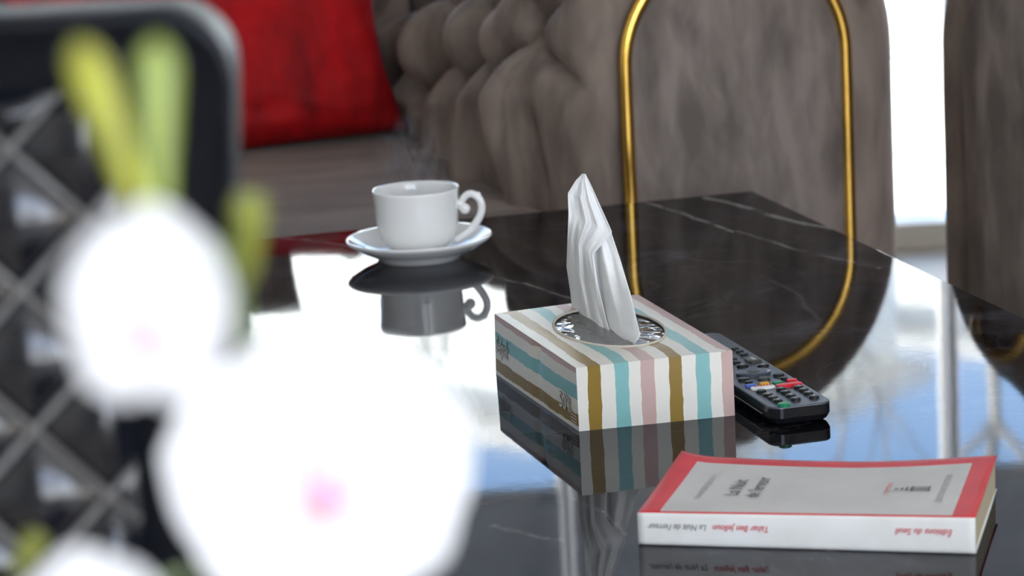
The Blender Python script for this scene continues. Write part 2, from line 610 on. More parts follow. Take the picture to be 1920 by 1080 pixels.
m, t, b = new_mat('black_veined_marble')
nb = NB(t)
c_ = nb.coord()
wob = nb.v('SUBTRACT', nb.noise(c_, 9, 4, 0.6, 0.0, 1), (0.5, 0.5, 0.5))
wob2 = nb.v('SUBTRACT', nb.noise(c_, 45, 3, 0.6, 0.0, 1), (0.5, 0.5, 0.5))
P_ = nb.v('ADD', c_, nb.v('ADD', nb.v('SCALE', wob, scale=0.022), nb.v('SCALE', wob2, scale=0.006)))
P_ = nb.v('MULTIPLY', P_, (1, 1, 0))
def tl(px, py):
    q = at(px, py) - tcen
    return (q.dot(TE1), q.dot(TE2), 0)
veins = [  # pixel polyline, half width m, strength
    ([(1215, 380), (1290, 404), (1372, 434)], .0045, .75), ([(1325, 370), (1440, 402), (1535, 424), (1610, 436)], .007, .75),
    ([(1380, 432), (1500, 470), (1650, 503)], .004, .5), ([(480, 444), (560, 447), (650, 462)], .004, .55),
    ([(900, 512), (985, 533), (1075, 560)], .004, .5), ([(925, 985), (1000, 1005), (1065, 1012)], .006, .35),
    ([(1440, 520), (1500, 556), (1530, 600)], .004, .2), ([(950, 425), (1020, 432), (1060, 430)], .004, .3),
    ([(1010, 890), (1130, 960), (1180, 1010)], .004, .25), ([(1200, 470), (1330, 492), (1420, 488)], .003, .2)]
tot = None
for pl, hw, st in veins:
    for (a, c) in zip(pl[:-1], pl[1:]):
        A, B = Vector(tl(*a)), Vector(tl(*c))
        d = B - A
        ap = nb.v('SUBTRACT', P_, tuple(A))
        tt = nb.m('DIVIDE', nb.v('DOT_PRODUCT', ap, tuple(d)), d.length_squared, clamp=True)
        dist = nb.v('DISTANCE', ap, nb.v('SCALE', tuple(d), scale=tt))
        val = nb.m('MULTIPLY', nb.m('SUBTRACT', 1.0, nb.m('DIVIDE', dist, hw), clamp=True), st)
        tot = val if tot is None else nb.m('MAXIMUM', tot, val)
brk = nb.ramp(nb.noise(c_, 30, 4), [(0.34, (0, 0, 0)), (0.55, (1, 1, 1))])
vein = nb.m('MULTIPLY', nb.m('POWER', tot, 1.3), brk)
cl = nb.noise(nb.mapping(c_, (1, 1, 1)), 7, 7, 0.66, 1.4)
cloud = nb.ramp(cl, [(0.38, (0.0016, 0.0016, 0.0024)), (0.49, (0.004, 0.004, 0.006)), (0.59, (0.022, 0.023, 0.032)), (0.70, (0.085, 0.087, 0.105))])
# thin stray hairlines
hair = nb.noise(c_, 5, 5, 0.6, 1.0)
hl = nb.m('SUBTRACT', 1.0, nb.m('MULTIPLY', nb.m('ABSOLUTE', nb.m('SUBTRACT', hair, 0.5)), 130), clamp=True)
hl = nb.m('MULTIPLY', hl, nb.m('MULTIPLY', nb.noise(c_, 12, 2), 0.14))
nb.put(b.inputs['Base Color'], nb.mix(nb.m('ADD', vein, hl, clamp=True), cloud, (0.62, 0.61, 0.58)))
b.inputs['Roughness'].default_value = 0.035
b.inputs['IOR'].default_value = 1.37
nb.put(b.inputs['Normal'], nb.bump(nb.noise(nb.mapping(c_, (1, 1, 1)), 28, 4, 0.6), 0.05, 0.0005))
df = nb.n('ShaderNodeBsdfDiffuse')
df.inputs['Color'].default_value = (0.004, 0.004, 0.006, 1)
mx = nb.n('ShaderNodeMixShader')
mx.inputs[0].default_value = 0.72
t.links.new(df.outputs[0], mx.inputs[1])
t.links.new(b.outputs[0], mx.inputs[2])
t.links.new(mx.outputs[0], t.nodes['Material Output'].inputs[0])
M['marble'] = m
obj('tabletop', box((0, 0, TZ - .016), (TW, TL, .032), .0015, 2), M['marble'], table)
obj('apron', box((0, 0, TZ - .055), (TW - .14, TL - .14, .046), .003), M['steel'], table)
for sx_ in (-1, 1):
    for sy_ in (-1, 1):
        obj('leg', box((sx_ * (TW / 2 - .11), sy_ * (TL / 2 - .11), .19), (.05, .05, .38), .004), M['steel'], table)

# ------------------------------------------------------------------ velvet sofa with ruched arms and brass arches
A_S = radians(15.0)
SE1 = Vector((cos(A_S), sin(A_S), 0))
SE2 = Vector((-sin(A_S), cos(A_S), 0))
def nz(x, y, z):
    return noise.noise(Vector((x, y, z)))

def tuft(a, z, seed=0.0):
    """relief of the gathered velvet: buttons on a lattice above, long hanging pleats below"""
    a2 = a + .035 * nz(a * 6, z * 6, seed)
    z2 = z + .010 * nz(a * 9 + 7, z * 9, seed + 3)
    A, B, z0 = .205, .19, .53
    p, q = a2 / A + (z2 - z0) / B, a2 / A - (z2 - z0) / B
    dia = (abs(sin(pi * p)) * abs(sin(pi * q))) ** .5
    ple = abs(sin(pi * a2 / A)) ** .55
    ple2 = abs(sin(pi * (a2 / A * 2 + .35 + .3 * nz(a * 4, 0, seed)))) ** .8
    f = min(max((z2 - z0 + .03) / .06, 0), 1)
    f = f * f * (3 - 2 * f)
    low = .72 * ple + .28 * ple2
    h = f * dia + (1 - f) * low
    return .085 * h + .026 * nz(a * 11, z * 5, seed + 9) + .009 * nz(a * 26, z * 12, seed + 5)

def arch_pts(cx, r, zs, zb, n=24):
    pts = [(cx - r, zb + (zs - zb) * k / 10) for k in range(10)]
    pts += [(cx - r * cos(pi * k / n), zs + r * sin(pi * k / n)) for k in range(n + 1)]
    pts += [(cx + r, zs + (zb - zs) * (k + 1) / 10) for k in range(10)]
    return pts

def make_arm(root, x0, x1, y0, y1, zs, inner, mat, panel_mat, trim, seed, zb=.07, slope=.0, rnd=.02, pr_=None, pcx=None, deep=False):
    """arched arm between local x0..x1, front at y0; inner = -1 / +1: side carrying the ruching"""
    cx, r = (x0 + x1) / 2, (x1 - x0) / 2
    prof = []
    nU = 150
    full = 2 * (zs - zb) + pi * r
    for i in range(nU):
        s = full * i / (nU - 1)
        if s < zs - zb:
            prof.append((cx - r, zb + s, -1, 0))
        elif s < zs - zb + pi * r:
            a = (s - (zs - zb)) / r
            prof.append((cx - r * cos(a), zs + r * sin(a), -cos(a), sin(a)))
        else:
            prof.append((cx + r, zs - (s - (zs - zb) - pi * r), 1, 0))
    nV = 150
    V, F = [], []
    for i, (x, z, nx, nzv) in enumerate(prof):
        arc = full * i / (nU - 1)
        hgt = zb + (arc if inner < 0 else full - arc)
        k = min(max((0.55 + (nx * inner)) / .5, 0), 1) if inner else 0
        k = k * k * (3 - 2 * k)
        for j in range(nV):
            v = j / (nV - 1)
            y = y0 + (y1 - y0) * v
            rn = rnd * (1 + (1.05 if deep else .35) * max(0, -nx * inner)) if inner else rnd
            e_ = min((y - y0) / (rn * (1.25 if deep and -nx * inner > 0 else 2 + 1.2 * max(0, -nx * inner))), 1)
            ed = rn * (1 - sqrt(max(0, 1 - (1 - e_) ** 2)))
            h = -ed
            if k > 0:
                h += k * (tuft(y, hgt, seed) - .050) * min(1, .25 + e_ * .75)
            h += .0025 * nz(x * 8, y * 8, z * 8 + seed)
            zz = z + nzv * h
            V.append((x + nx * h, y, zz - slope * v * min(max((zz - .36) / .2, 0), 1)))
    for i in range(nU - 1):
        for j in range(nV - 1):
            F.append((i * nV + j, i * nV + j + 1, (i + 1) * nV + j + 1, (i + 1) * nV + j))
    F.append(tuple(i * nV for i in range(nU)))
    F.append(tuple(i * nV + nV - 1 for i in range(nU))[::-1])
    arm = obj('arm', mesh('arm', V, F), mat, root, True)
    # smooth front panel
    pr = pr_ or r - .0765
    cx = pcx or cx
    outer = arch_pts(cx, pr, zs, zb + .005)
    n = len(outer)
    rings = [(1.0, .0), (1.0, -.010), (.97, -.015), (.6, -.020), (.25, -.022)]
    V, F = [], []
    for sc, dy in rings:
        for x, z in outer:
            V.append((cx + (x - cx) * sc, y0 + dy + .003 * nz(x * 6, z * 6, seed), .40 + (z - .40) * sc))
    for k in range(len(rings) - 1):
        for i in range(n):
            j = (i + 1) % n
            F.append((k * n + i, k * n + j, (k + 1) * n + j, (k + 1) * n + i))
    F.append(tuple((len(rings) - 1) * n + i for i in range(n)))
    obj('arm_panel', mesh('p', V, F), panel_mat, arm, True)
    if trim:
        path = [(x, y0 - .012, z) for x, z in arch_pts(cx, pr + .004, zs, zb + .005, 40)]
        o = obj('arch_trim', tube(path, .0078, 8, flat=(.75, 1.0, (0, 1, 0))), M['gold'], arm, True)
        o['label'] = 'polished brass arch trim'
    return arm

def rounded_block(x0, x1, y0, y1, z0, z1, r, nx=40, ny=30, dome=.012, seed=0.0):
    """upholstered block: box grid with rounded edges and a softly domed top"""
    bm = bmesh.new()
    box_bm(bm, ((x0 + x1) / 2, (y0 + y1) / 2, (z0 + z1) / 2), (x1 - x0, y1 - y0, z1 - z0))
    bmesh.ops.bevel(bm, geom=bm.edges[:], offset=r, segments=5, profile=.5, affect='EDGES')
    return bm_mesh(bm)

def seat_cushion(x0, x1, y0, y1, z0, z1, seed):
    def top(u, v):
        x, y = x0 + (x1 - x0) * u, y0 + (y1 - y0) * v
        d = min(x - x0, x1 - x, y - y0, y1 - y)
        e_ = min(d / .05, 1)
        return (x, y, z1 - .045 * (1 - sqrt(max(0, 1 - (1 - e_) ** 2))) + .004 * nz(x * 5, y * 5, seed))
    V, F = grid(top, 70, 50)
    o = len(V)
    V += [(x, y, z0) for x, y, z in V]
    F2 = [tuple(i + o for i in f)[::-1] for f in F]
    rim = [i * 50 for i in range(70)] + [69 * 50 + j for j in range(1, 50)] + [i * 50 + 49 for i in range(68, -1, -1)] + [j for j in range(48, 0, -1)]
    S = []
    for k in range(len(rim)):
        a, c = rim[k], rim[(k + 1) % len(rim)]
        S.append((a, c, c + o, a + o))
    bm = bmesh.new()
    bm.from_mesh(mesh('t', V, F + F2 + S))
    return bm_mesh(bm)

def make_back(root, x0, x1, y0, y1, z0, z1, mat, seed):
    th = y1 - y0
    r = th / 2
    prof = []
    n1, n2 = 60, 16
    for i in range(n1):
        prof.append((y0, z0 + (z1 - r - z0) * i / n1, -1, 0))
    for i in range(n2 + 1):
        a = pi * i / n2
        prof.append((y0 + r - r * cos(a), z1 - r + r * sin(a), -cos(a), sin(a)))
    for i in range(1, 9):
        prof.append((y1, z1 - r - (z1 - r - z0) * i / 8, 1, 0))
    nV = 220
    V, F = [], []
    for (y, z, ny, nzv) in prof:
        k = min(max((.55 - ny) / .5 - .6, 0), 1)
        for j in range(nV):
            x = x0 + (x1 - x0) * j / (nV - 1)
            h = k * (tuft(x + .05, z, seed) - .02)
            V.append((x, y + ny * h, z + nzv * h))
    n = len(prof)
    for i in range(n - 1):
        for j in range(nV - 1):
            F.append((i * nV + j, i * nV + j + 1, (i + 1) * nV + j + 1, (i + 1) * nV + j))
    F.append(tuple(i * nV for i in range(n)))
    F.append(tuple(i * nV + nV - 1 for i in range(n))[::-1])
    obj('backrest', mesh('bk', V, F), mat, root, True)

# local frame: x along the sofa, y to the back; arm inner face at x = 0, arm front at y = 0
SO = SE1 * 0.862 + SE2 * 2.972
sofa = thing('sofa', 'taupe velvet sofa with ruched buttoned arm and brass arch trim', 'sofa', SO, A_S)
SX0 = -1.55
make_arm(sofa, -.002, 0.429, 0, 1.02, .565, -1, M['velvet'], M['velvet_smooth'], True, 2.3, slope=.15, rnd=.045, pr_=.1255, pcx=.202, deep=True)
make_arm(sofa, SX0 - .404, SX0, 0, 1.02, .565, 1, M['velvet'], M['velvet_smooth'], True, 5.1, slope=.15, rnd=.045)
obj('seat_base', box(((SX0) / 2, .50, .19), (-SX0 + .06, .90, .24), .02), M['velvet_seat'], sofa)
obj('seat_cushion', seat_cushion(SX0 - .01, .025, .015, .90, .28, .405, 1.0), M['velvet_seat'], sofa, True)
make_back(sofa, SX0 - .02, .03, .88, 1.06, .20, .645, M['velvet'], 7.7)
for x in (SX0 - .2, .2):
    for y in (.12, .9):
        obj('leg', cyl((x, y, 0), .018, .026, .09, 16), M['gold'], sofa)

# dark armchair on the other side of the gap
A_C = radians(-60)
P2 = Vector((.487, 3.215, 0))
chair2 = thing('armchair', 'taupe velvet armchair standing across the bright gap from the sofa', 'armchair', P2, A_C)
make_arm(chair2, 0.0, .36, 0, .74, .56, 1, M['velvet'], M['velvet_smooth'], False, 3.0)
make_arm(chair2, .86, 1.22, 0, .74, .56, -1, M['velvet'], M['velvet_smooth'], False, 4.0)
obj('seat_base', box((.61, .38, .19), (.56, .70, .24), .02), M['velvet'], chair2)
obj('seat_cushion', seat_cushion(.34, .88, .01, .66, .28, .41, 2.0), M['velvet'], chair2, True)
make_back(chair2, .33, .89, .62, .78, .20, .74, M['velvet'], 8.8)
o = obj('handle', tube(catmull([(.090, .004, .636), (.090, -.010, .648), (.100, -.013, .668), (.130, -.013, .678), (.160, -.013, .668), (.170, -.010, .648), (.170, .004, .636)], 8), .0085, 10), M['gold'], chair2, True)
o['label'] = 'polished brass loop handle'
for x in (.1, 1.1):
    for y in (.1, .64):
        obj('leg', cyl((x, y, 0), .018, .026, .09, 16), M['gold'], chair2)

# ------------------------------------------------------------------ red cushion leaning in the corner of the sofa
def pillow(w_, h_, th, n=48):
    V, F = [], []
    for side in (1, -1):
        def fn(u, v):
            x, y = 2 * u - 1, 2 * v - 1
            px = x * (1 - .075 * (1 - y * y) * abs(x) ** 3)
            py = y * (1 - .075 * (1 - x * x) * abs(y) ** 3)
            b_ = max(0, (1 - x ** 4) * (1 - y ** 4)) ** .55
            wr = .006 * nz(px * 4, py * 4, 3.3) + .004 * nz(px * 9 + y * 3, py * 6, 1.1)
            return (px * w_ / 2, side * (b_ * th / 2 + wr * min(1, b_ * 2)), py * h_ / 2)
        v, f = grid(fn, n, n)
        o_ = len(V)
        V += v
        F += [tuple(i + o_ for i in q)[::side] for q in f]
    bm = bmesh.new()
    bm.from_mesh(mesh('t', V, F))
    bmesh.ops.remove_doubles(bm, verts=bm.verts, dist=.0004)
    return bm_mesh(bm)
pc = SO + SE1 * (-.275) + SE2 * .70
pc.z = .522
cush = thing('throw_cushion', 'plain red satin cushion leaning in the sofa corner', 'cushion', pc, A_S)
cv = obj('cover', pillow(.50, .262, .12), M['red'], cush, True)
cush.rotation_euler = (radians(-17), radians(-4), A_S)

qc = SO + SE1 * (-.40) + SE2 * .815
qc.z = .585
c2 = thing('back_cushion', 'taupe velvet back cushion standing behind the red cushion', 'cushion', qc, A_S)
obj('cover', pillow(.52, .36, .10), M['velvet'], c2, True)
c2.rotation_euler = (radians(-14), radians(0), A_S)

# ------------------------------------------------------------------ cup, saucer, steam
sc_ = at(785.5, 447, TZ + .019)
saucer = thing('saucer', 'round white porcelain saucer under the coffee cup', 'saucer', (sc_.x, sc_.y, TZ))
prof = [(0, .003), (.034, .003), (.036, .0), (.040, .0), (.0415, .0035), (.056, .010), (.068, .0175), (.0705, .0205), (.0700, .0218), (.068, .0212),
        (.054, .0125), (.040, .0068), (.030, .0060), (.0275, .0068), (.0255, .0058), (0, .0058)]
obj('dish', lathe(prof, 96), M['porcelain'], saucer, True)
obj('well_ring', lathe([(.0285, .0058), (.0300, .0074), (.0315, .0062)], 64), M['porcelain'], saucer, True)
cup = thing('coffee_cup', 'white porcelain coffee cup with curled scroll handle on a saucer', 'cup', (sc_.x - .0005, sc_.y, TZ + .0060))
po = [(0, .003), (.0205, .003), (.0215, 0), (.0240, 0), (.0250, .003), (.0300, .0065), (.0352, .0135), (.0384, .0225), (.0397, .0330), (.0402, .0450), (.0412, .0585), (.0416, .0610), (.0412, .0622), (.0402, .0616)]
pi_ = [(.0394, .0585), (.0384, .0450), (.0378, .0330), (.0362, .0230), (.0325, .0150), (.0270, .0090), (.0150, .0065), (0, .0062)]
cb = obj('bowl', lathe(po + pi_, 96), M['porcelain'], cup, True)
obj('coffee', lathe([(0, .0200), (.0350, .0200)], 64), M['coffee'], cup, True)
ha = radians(-6)
def H_(u, z):
    return (u * cos(ha), u * sin(ha), z)
hp = catmull([H_(.0365, .0105), H_(.0440, .0150), H_(.0530, .0225), H_(.0605, .0330), H_(.0628, .0420), H_(.0605, .0500), H_(.0545, .0545), H_(.0485, .0535), H_(.0440, .0480), H_(.0432, .0425), H_(.0455, .0395)], 16)
nR = len(hp)
obj('handle', tube(hp, [.0039 - .0005 * (i / nR) for i in range(nR)], 12), M['porcelain'], cup, True)
bm = bmesh.new()
bmesh.ops.create_uvsphere(bm, u_segments=20, v_segments=12, radius=.0052, matrix=Matrix.Translation(H_(.0465, .0405)))
bmesh.ops.create_uvsphere(bm, u_segments=16, v_segments=10, radius=.0046, matrix=Matrix.Translation(H_(.0418, .0455)))
obj('handle_scroll', bm_mesh(bm), M['porcelain'], cup, True)
bm = bmesh.new()
bmesh.ops.create_uvsphere(bm, u_segments=14, v_segments=8, radius=.0032, matrix=Matrix.Translation(H_(.0595, .0535)))
obj('thumb_rest', bm_mesh(bm), M['porcelain'], cup, True)

m, t, b = new_mat('steam_vapour')
nb = NB(t)
t.nodes.remove(b)
c_ = nb.coord()
nn = nb.noise(nb.mapping(c_, (1, 1, .55)), 42, 4, 0.6, 2.2)
ln = nb.v('LENGTH', nb.v('MULTIPLY', c_, (1 / .040, 1 / .030, 1 / .050)))
fall = nb.m('SUBTRACT', 1.0, ln, clamp=True)
dens = nb.m('MULTIPLY', nb.m('MULTIPLY', nb.m('SUBTRACT', nn, 0.46, clamp=True), 190.0), fall)
vs = nb.n('ShaderNodeVolumeScatter')
vs.inputs['Color'].default_value = (1, 1, 1, 1)
nb.put(vs.inputs['Density'], dens)
t.links.new(vs.outputs[0], t.nodes['Material Output'].inputs['Volume'])
bm = bmesh.new()
bmesh.ops.create_uvsphere(bm, u_segments=24, v_segments=16, radius=1, matrix=Matrix.Diagonal((.040, .030, .050, 1)))
st = obj('steam', bm_mesh(bm), m)
st.location = (sc_.x - .002, sc_.y, TZ + .0620 + .036)
tag(st, 'thin white steam rising from the hot coffee cup', 'steam', None, 'stuff')

# ------------------------------------------------------------------ tissue box
BH = .048
bl_, bf_, br_ = at(930, 701), at(1086, 809), at(1378, 779)
bfar = br_ + (bl_ - bf_)
tl_, tf_, tr_, tfar = at(927, 588, TZ + BH), at(1080, 690, TZ + BH), at(1373, 657, TZ + BH), at(1196, 552, TZ + BH)
bcen = (bl_ + bf_ + br_ + bfar) / 4
bcen.z = TZ
tbox = thing('tissue_box', 'striped cardboard tissue box with a clear oval opening', 'tissue box', bcen)

m, t, b = new_mat('striped_glossy_card')
nb = NB(t)
uv = nb.n('ShaderNodeUVMap', uv_map='stripe').outputs[0]
sp = nb.n('ShaderNodeSeparateXYZ')
nb.put(sp.inputs[0], uv)
wbl = nb.m('MULTIPLY', nb.m('SUBTRACT', nb.noise(nb.coord(), 55, 3), 0.5), 0.0035)
u_ = nb.m('ADD', sp.outputs[0], wbl)
fr = nb.m('FRACT', nb.m('DIVIDE', u_, .0612))
CR, GO, TE, PK = (0.70, 0.675, 0.60), (0.24, 0.150, 0.022), (0.20, 0.43, 0.42), (0.50, 0.345, 0.31)
nb.put(b.inputs['Base Color'], nb.ramp(fr, [(0, CR), (.137, GO), (.300, CR), (.472, TE), (.645, CR), (.795, PK), (.968, CR)], True))
b.inputs['Roughness'].default_value = 0.36
b.inputs['Specular IOR Level'].default_value = 0.32
nb.put(b.inputs['Normal'], nb.bump(nb.noise(nb.coord(), 60, 3), 0.25, 0.001))
M['stripe'] = m
M['card_in'] = plain('raw_card', (0.55, 0.50, 0.42), 0.9)

WID = (br_ - bf_).length
def uvmesh(verts, faces, uvs, layer='stripe'):
    me = mesh('b', verts, faces)
    l = me.uv_layers.new(name=layer)
    for p in me.polygons:
        for li, vi in zip(p.loop_indices, p.vertices):
            l.data[li].uv = uvs[p.index][list(p.vertices).index(vi)]
    return me

def lerp(a, c, k):
    return a + (c - a) * k
def B_(p):
    return p - bcen
# four side walls as grids, slightly bulged
def side(a0, a1, c0, c1, uvf, bul, nu=14, nv=5, dent=None):
    nrm = (a1 - a0).cross(Vector((0, 0, 1))).normalized()
    V, UV = [], []
    for i in range(nu):
        for j in range(nv):
            u, v = i / (nu - 1), j / (nv - 1)
            p = lerp(lerp(a0, a1, u), lerp(c0, c1, u), v)
            p = p + nrm * (bul * sin(pi * v) * sin(pi * u))
            if dent:
                p = p - nrm * .0030 * math.exp(-((u - dent) / .035) ** 2) * v
            V.append(B_(p))
            UV.append(uvf(u, v))
    F, U2 = [], []
    for i in range(nu - 1):
        for j in range(nv - 1):
            f = (i * nv + j, (i + 1) * nv + j, (i + 1) * nv + j + 1, i * nv + j + 1)
            F.append(f)
            U2.append([UV[k] for k in f])
    return uvmesh(V, F, U2)
front = side(bf_, br_, tf_, tr_, lambda u, v: (u * WID + .0008, 0), .0006)
obj('front_wall', front, M['stripe'], tbox, True)
left = side(bl_, bf_, tl_, tf_, lambda u, v: (v * BH + .0055, 0), .0012, 40, 7, .55)
lw = obj('left_wall', left, M['stripe'], tbox, True)
obj('right_wall', side(br_, bfar, tr_, tfar, lambda u, v: (WID + (1 - v) * BH * .8, 0), .0010), M['stripe'], tbox, True)
obj('rear_wall', side(bfar, bl_, tfar, tl_, lambda u, v: ((1 - u) * WID, 0), .0005), M['stripe'], tbox, True)
obj('base_panel', mesh('b', [B_(p) for p in (bl_, bf_, br_, bfar)], [(0, 1, 2, 3)]), M['card_in'], tbox)
# lid with an oval hole
def top_pt(u, v):      # u across, v along to the rear
    return lerp(lerp(tf_, tr_, u), lerp(tl_, tfar, u), v)
HU, HV = .325, .325
HCU, HCV = .52, .53
V, UV, F, U2 = [], [], [], []
NR, NS = 6, 64
for i in range(NS):
    a = 2 * pi * i / NS
    ca, sa = cos(a), sin(a)
    eu, ev = HCU + HU * ca, HCV + HV * sa
    k = min((1 - HCU) / ca if ca > 1e-6 else (HCU / -ca if ca < -1e-6 else 1e9), (1 - HCV) / sa if sa > 1e-6 else (HCV / -sa if sa < -1e-6 else 1e9))
    ou, ov = HCU + k * ca, HCV + k * sa
    for j in range(NR):
        q = j / (NR - 1)
        u, v = eu + (ou - eu) * q, ev + (ov - ev) * q
        p = top_pt(u, v)
        p = p + Vector((0, 0, .0014 * sin(pi * q) * (0.6 + nz(u * 3, v * 3, 2))))
        V.append(B_(p))
        UV.append((u * WID + .0008, 0))
for i in range(NS):
    j = (i + 1) % NS
    for k in range(NR - 1):
        f = (i * NR + k, i * NR + k + 1, j * NR + k + 1, j * NR + k)
        F.append(f)
        U2.append([UV[q] for q in f])
# exact corners
lidm = uvmesh(V, F, U2)
lid = obj('lid', lidm, M['stripe'], tbox, True)
for (u, v) in ((0, 0), (1, 0), (1, 1), (0, 1)):   # snap nearest rim vertices to the corners
    tgt = B_(top_pt(u, v))
    best = min((vv for i, vv in enumerate(lidm.vertices) if i % NR == NR - 1), key=lambda vv: (vv.co - tgt).length)
    best.co = tgt
rim = [B_(top_pt(HCU + HU * cos(2 * pi * i / 64), HCV + HV * sin(2 * pi * i / 64))) + Vector((0, 0, .0006)) for i in range(64)]
obj('opening_rim', tube(rim, .0011, 6, True), M['card_in'], lid, True)
Vf = [B_(top_pt(HCU, HCV)) + Vector((0, 0, -.0006))]
Ff = []
for k in range(1, 9):
    for i in range(48):
        a = 2 * pi * i / 48
        q = k / 8
        p = B_(top_pt(HCU + HU * q * cos(a), HCV + HV * q * sin(a)))
        p.z += .0022 * nz(p.x * 60, p.y * 60, 4) * (1 - q ** 4) - .0008
        Vf.append(p)
for i in range(48):
    Ff.append((0, 1 + i, 1 + (i + 1) % 48))
for k in range(7):
    for i in range(48):
        j = (i + 1) % 48
        Ff.append((1 + k * 48 + i, 1 + (k + 1) * 48 + i, 1 + (k + 1) * 48 + j, 1 + k * 48 + j))
obj('plastic_film', mesh('f', Vf, Ff), M['film'], tbox, True)['label'] = 'clear crinkled plastic film over the opening'
# print on the left wall
def on_left(me, u0, v0, du, dv):
    nrm = (bf_ - bl_).cross(Vector((0, 0, 1))).normalized()
    L_ = (bf_ - bl_).length
    def fn(x, y):
        u, v = u0 + x / L_, v0 + y / BH
        p = lerp(lerp(bl_, bf_, u), lerp(tl_, tf_, u), v) + nrm * (.0012 * sin(pi * v) * sin(pi * u) - .0030 * math.exp(-((u - .55) / .035) ** 2) * v + du)
        return B_(p)
    return remap(me, fn)
obj('brand_lettering_outline', on_left(text_mesh('Selpak', .034, .013, .25, .035), .02, .40, .0004, 0), M['ink_dark'], lw)
obj('brand_lettering', on_left(text_mesh('Selpak', .034, .013, .25, .012), .02, .40, .0007, 0), M['ink_white'], lw)
obj('count_lettering_outline', on_left(text_mesh("50'li", .026, .012, .1, .035), .80, .22, .0004, 0), M['ink_dark'], lw)
obj('count_lettering', on_left(text_mesh("50'li", .026, .012, .1, .012), .80, .22, .0007, 0), M['ink_white'], lw)
for k in range(5):
    obj('printed_line', on_left(mesh('l', [(0, 0, 0), (.012, 0, 0), (.012, .0007, 0), (0, .0007, 0)], [(0, 1, 2, 3)]), .925, .06 + k * .05, .0006, 0), M['ink_white'], lw)
# folded sheets inside
insc = .86
Vs = []
for z in (TZ + .004, TZ + .036):
    for p in (bl_, bf_, br_, bfar):
        q = B_(bcen + (p - bcen) * insc)
        Vs.append((q.x, q.y, z - TZ))
stack = thing('tissue_stack', 'folded white tissues lying inside the striped box', 'tissues', bcen)
obj('folded_sheets', mesh('s', Vs, [(0, 3, 2, 1), (4, 5, 6, 7), (0, 1, 5, 4), (1, 2, 6, 5), (2, 3, 7, 6), (3, 0, 4, 7)]), M['tissue'], stack)

# the sheet sticking out: stands in the plane of the slit, which runs along the box
sl0 = top_pt(HCU, HCV)
sdir = (tl_ - tf_).normalized()
snor = Vector((sdir.y, -sdir.x, 0)).normalized()          # towards the camera side
if snor.y > 0:
    snor = -snor
def on_slit(px, py, off=0.0):
    d = ray(px, py)
    q = sl0 + snor * off
    return CAM + d * ((q - CAM).dot(snor) / d.dot(snor))
def poly(pts, k):
    n = len(pts) - 1
    s = min(max(k, 0), .99999) * n
    i = int(s)
    f = s - i
    return (pts[i][0] + (pts[i + 1][0] - pts[i][0]) * f, pts[i][1] + (pts[i + 1][1] - pts[i][1]) * f)
Ls = [(1073, 582), (1069, 545), (1062, 500), (1064, 445), (1066, 400), (1065, 362), (1078, 340), (1091, 326)]
Rs = [(1182, 655), (1200, 628), (1181, 548), (1164, 490), (1142, 424), (1122, 380), (1106, 345), (1098, 326)]
Rf = [(1150, 645), (1136, 600), (1122, 540), (1113, 476), (1148, 437), (1124, 384), (1107, 346), (1098, 327)]
def sheet(Lp, Rp, off, amp, seed, nu=60, nv=70):
    def fn(u, v):
        l, r_ = poly(Lp, v), poly(Rp, v)
        px, py = l[0] + (r_[0] - l[0]) * u, l[1] + (r_[1] - l[1]) * u
        yb = on_slit(px, 582 + (px - 1073) * .67).y                 # along the slit at the foot
        yt = sl0.y + .012 - (px - 1120) * .00012                    # turned to face the room higher up
        k = min(1, v / .55)
        k = k * k * (3 - 2 * k)
        def ridge(c, w_):
            return max(0, 1 - abs(u - c) / w_)
        h = 1.0 * ridge(.30 + .06 * v + seed * .1, .16) - .8 * ridge(.50 + .05 * v, .12) + .7 * ridge(.70 - .05 * v, .14)
        h += 1.2 * nz(u * 4 + seed, v * 3, seed * 3) + .3 * nz(u * 11, v * 9, seed)
        return aty(px, py, yb + (yt - yb) * k - off - amp * h * (.35 + .65 * sin(pi * min(1, v * .9 + .1)))) - sl0
    return grid(fn, nu, nv)
Va, Fa = sheet(Ls, Rs, 0.0, .0035, .0)
Vb, Fb = sheet(Ls, Rf, .006, .0045, 1.0)
oa = len(Va)
# foot of the sheet reaching down into the slit
Vc, Fc = grid(lambda u, v: on_slit(1073 + (1182 - 1073) * u, 582 + (655 - 582) * u, 0) - sl0 + Vector((0, 0, -.012 * v + .004)), 30, 4)
oc = oa + len(Vb)
tis = obj('tissue', mesh('t', [Vector(v) for v in Va] + [Vector(v) for v in Vb] + [Vector(v) for v in Vc],
                         Fa + [tuple(i + oa for i in f) for f in Fb] + [tuple(i + oc for i in f) for f in Fc]), M['tissue'], None, True)
tis.location = sl0
solid(tis, .0004)
tag(tis, 'folded white tissue standing up out of the striped box', 'tissue')

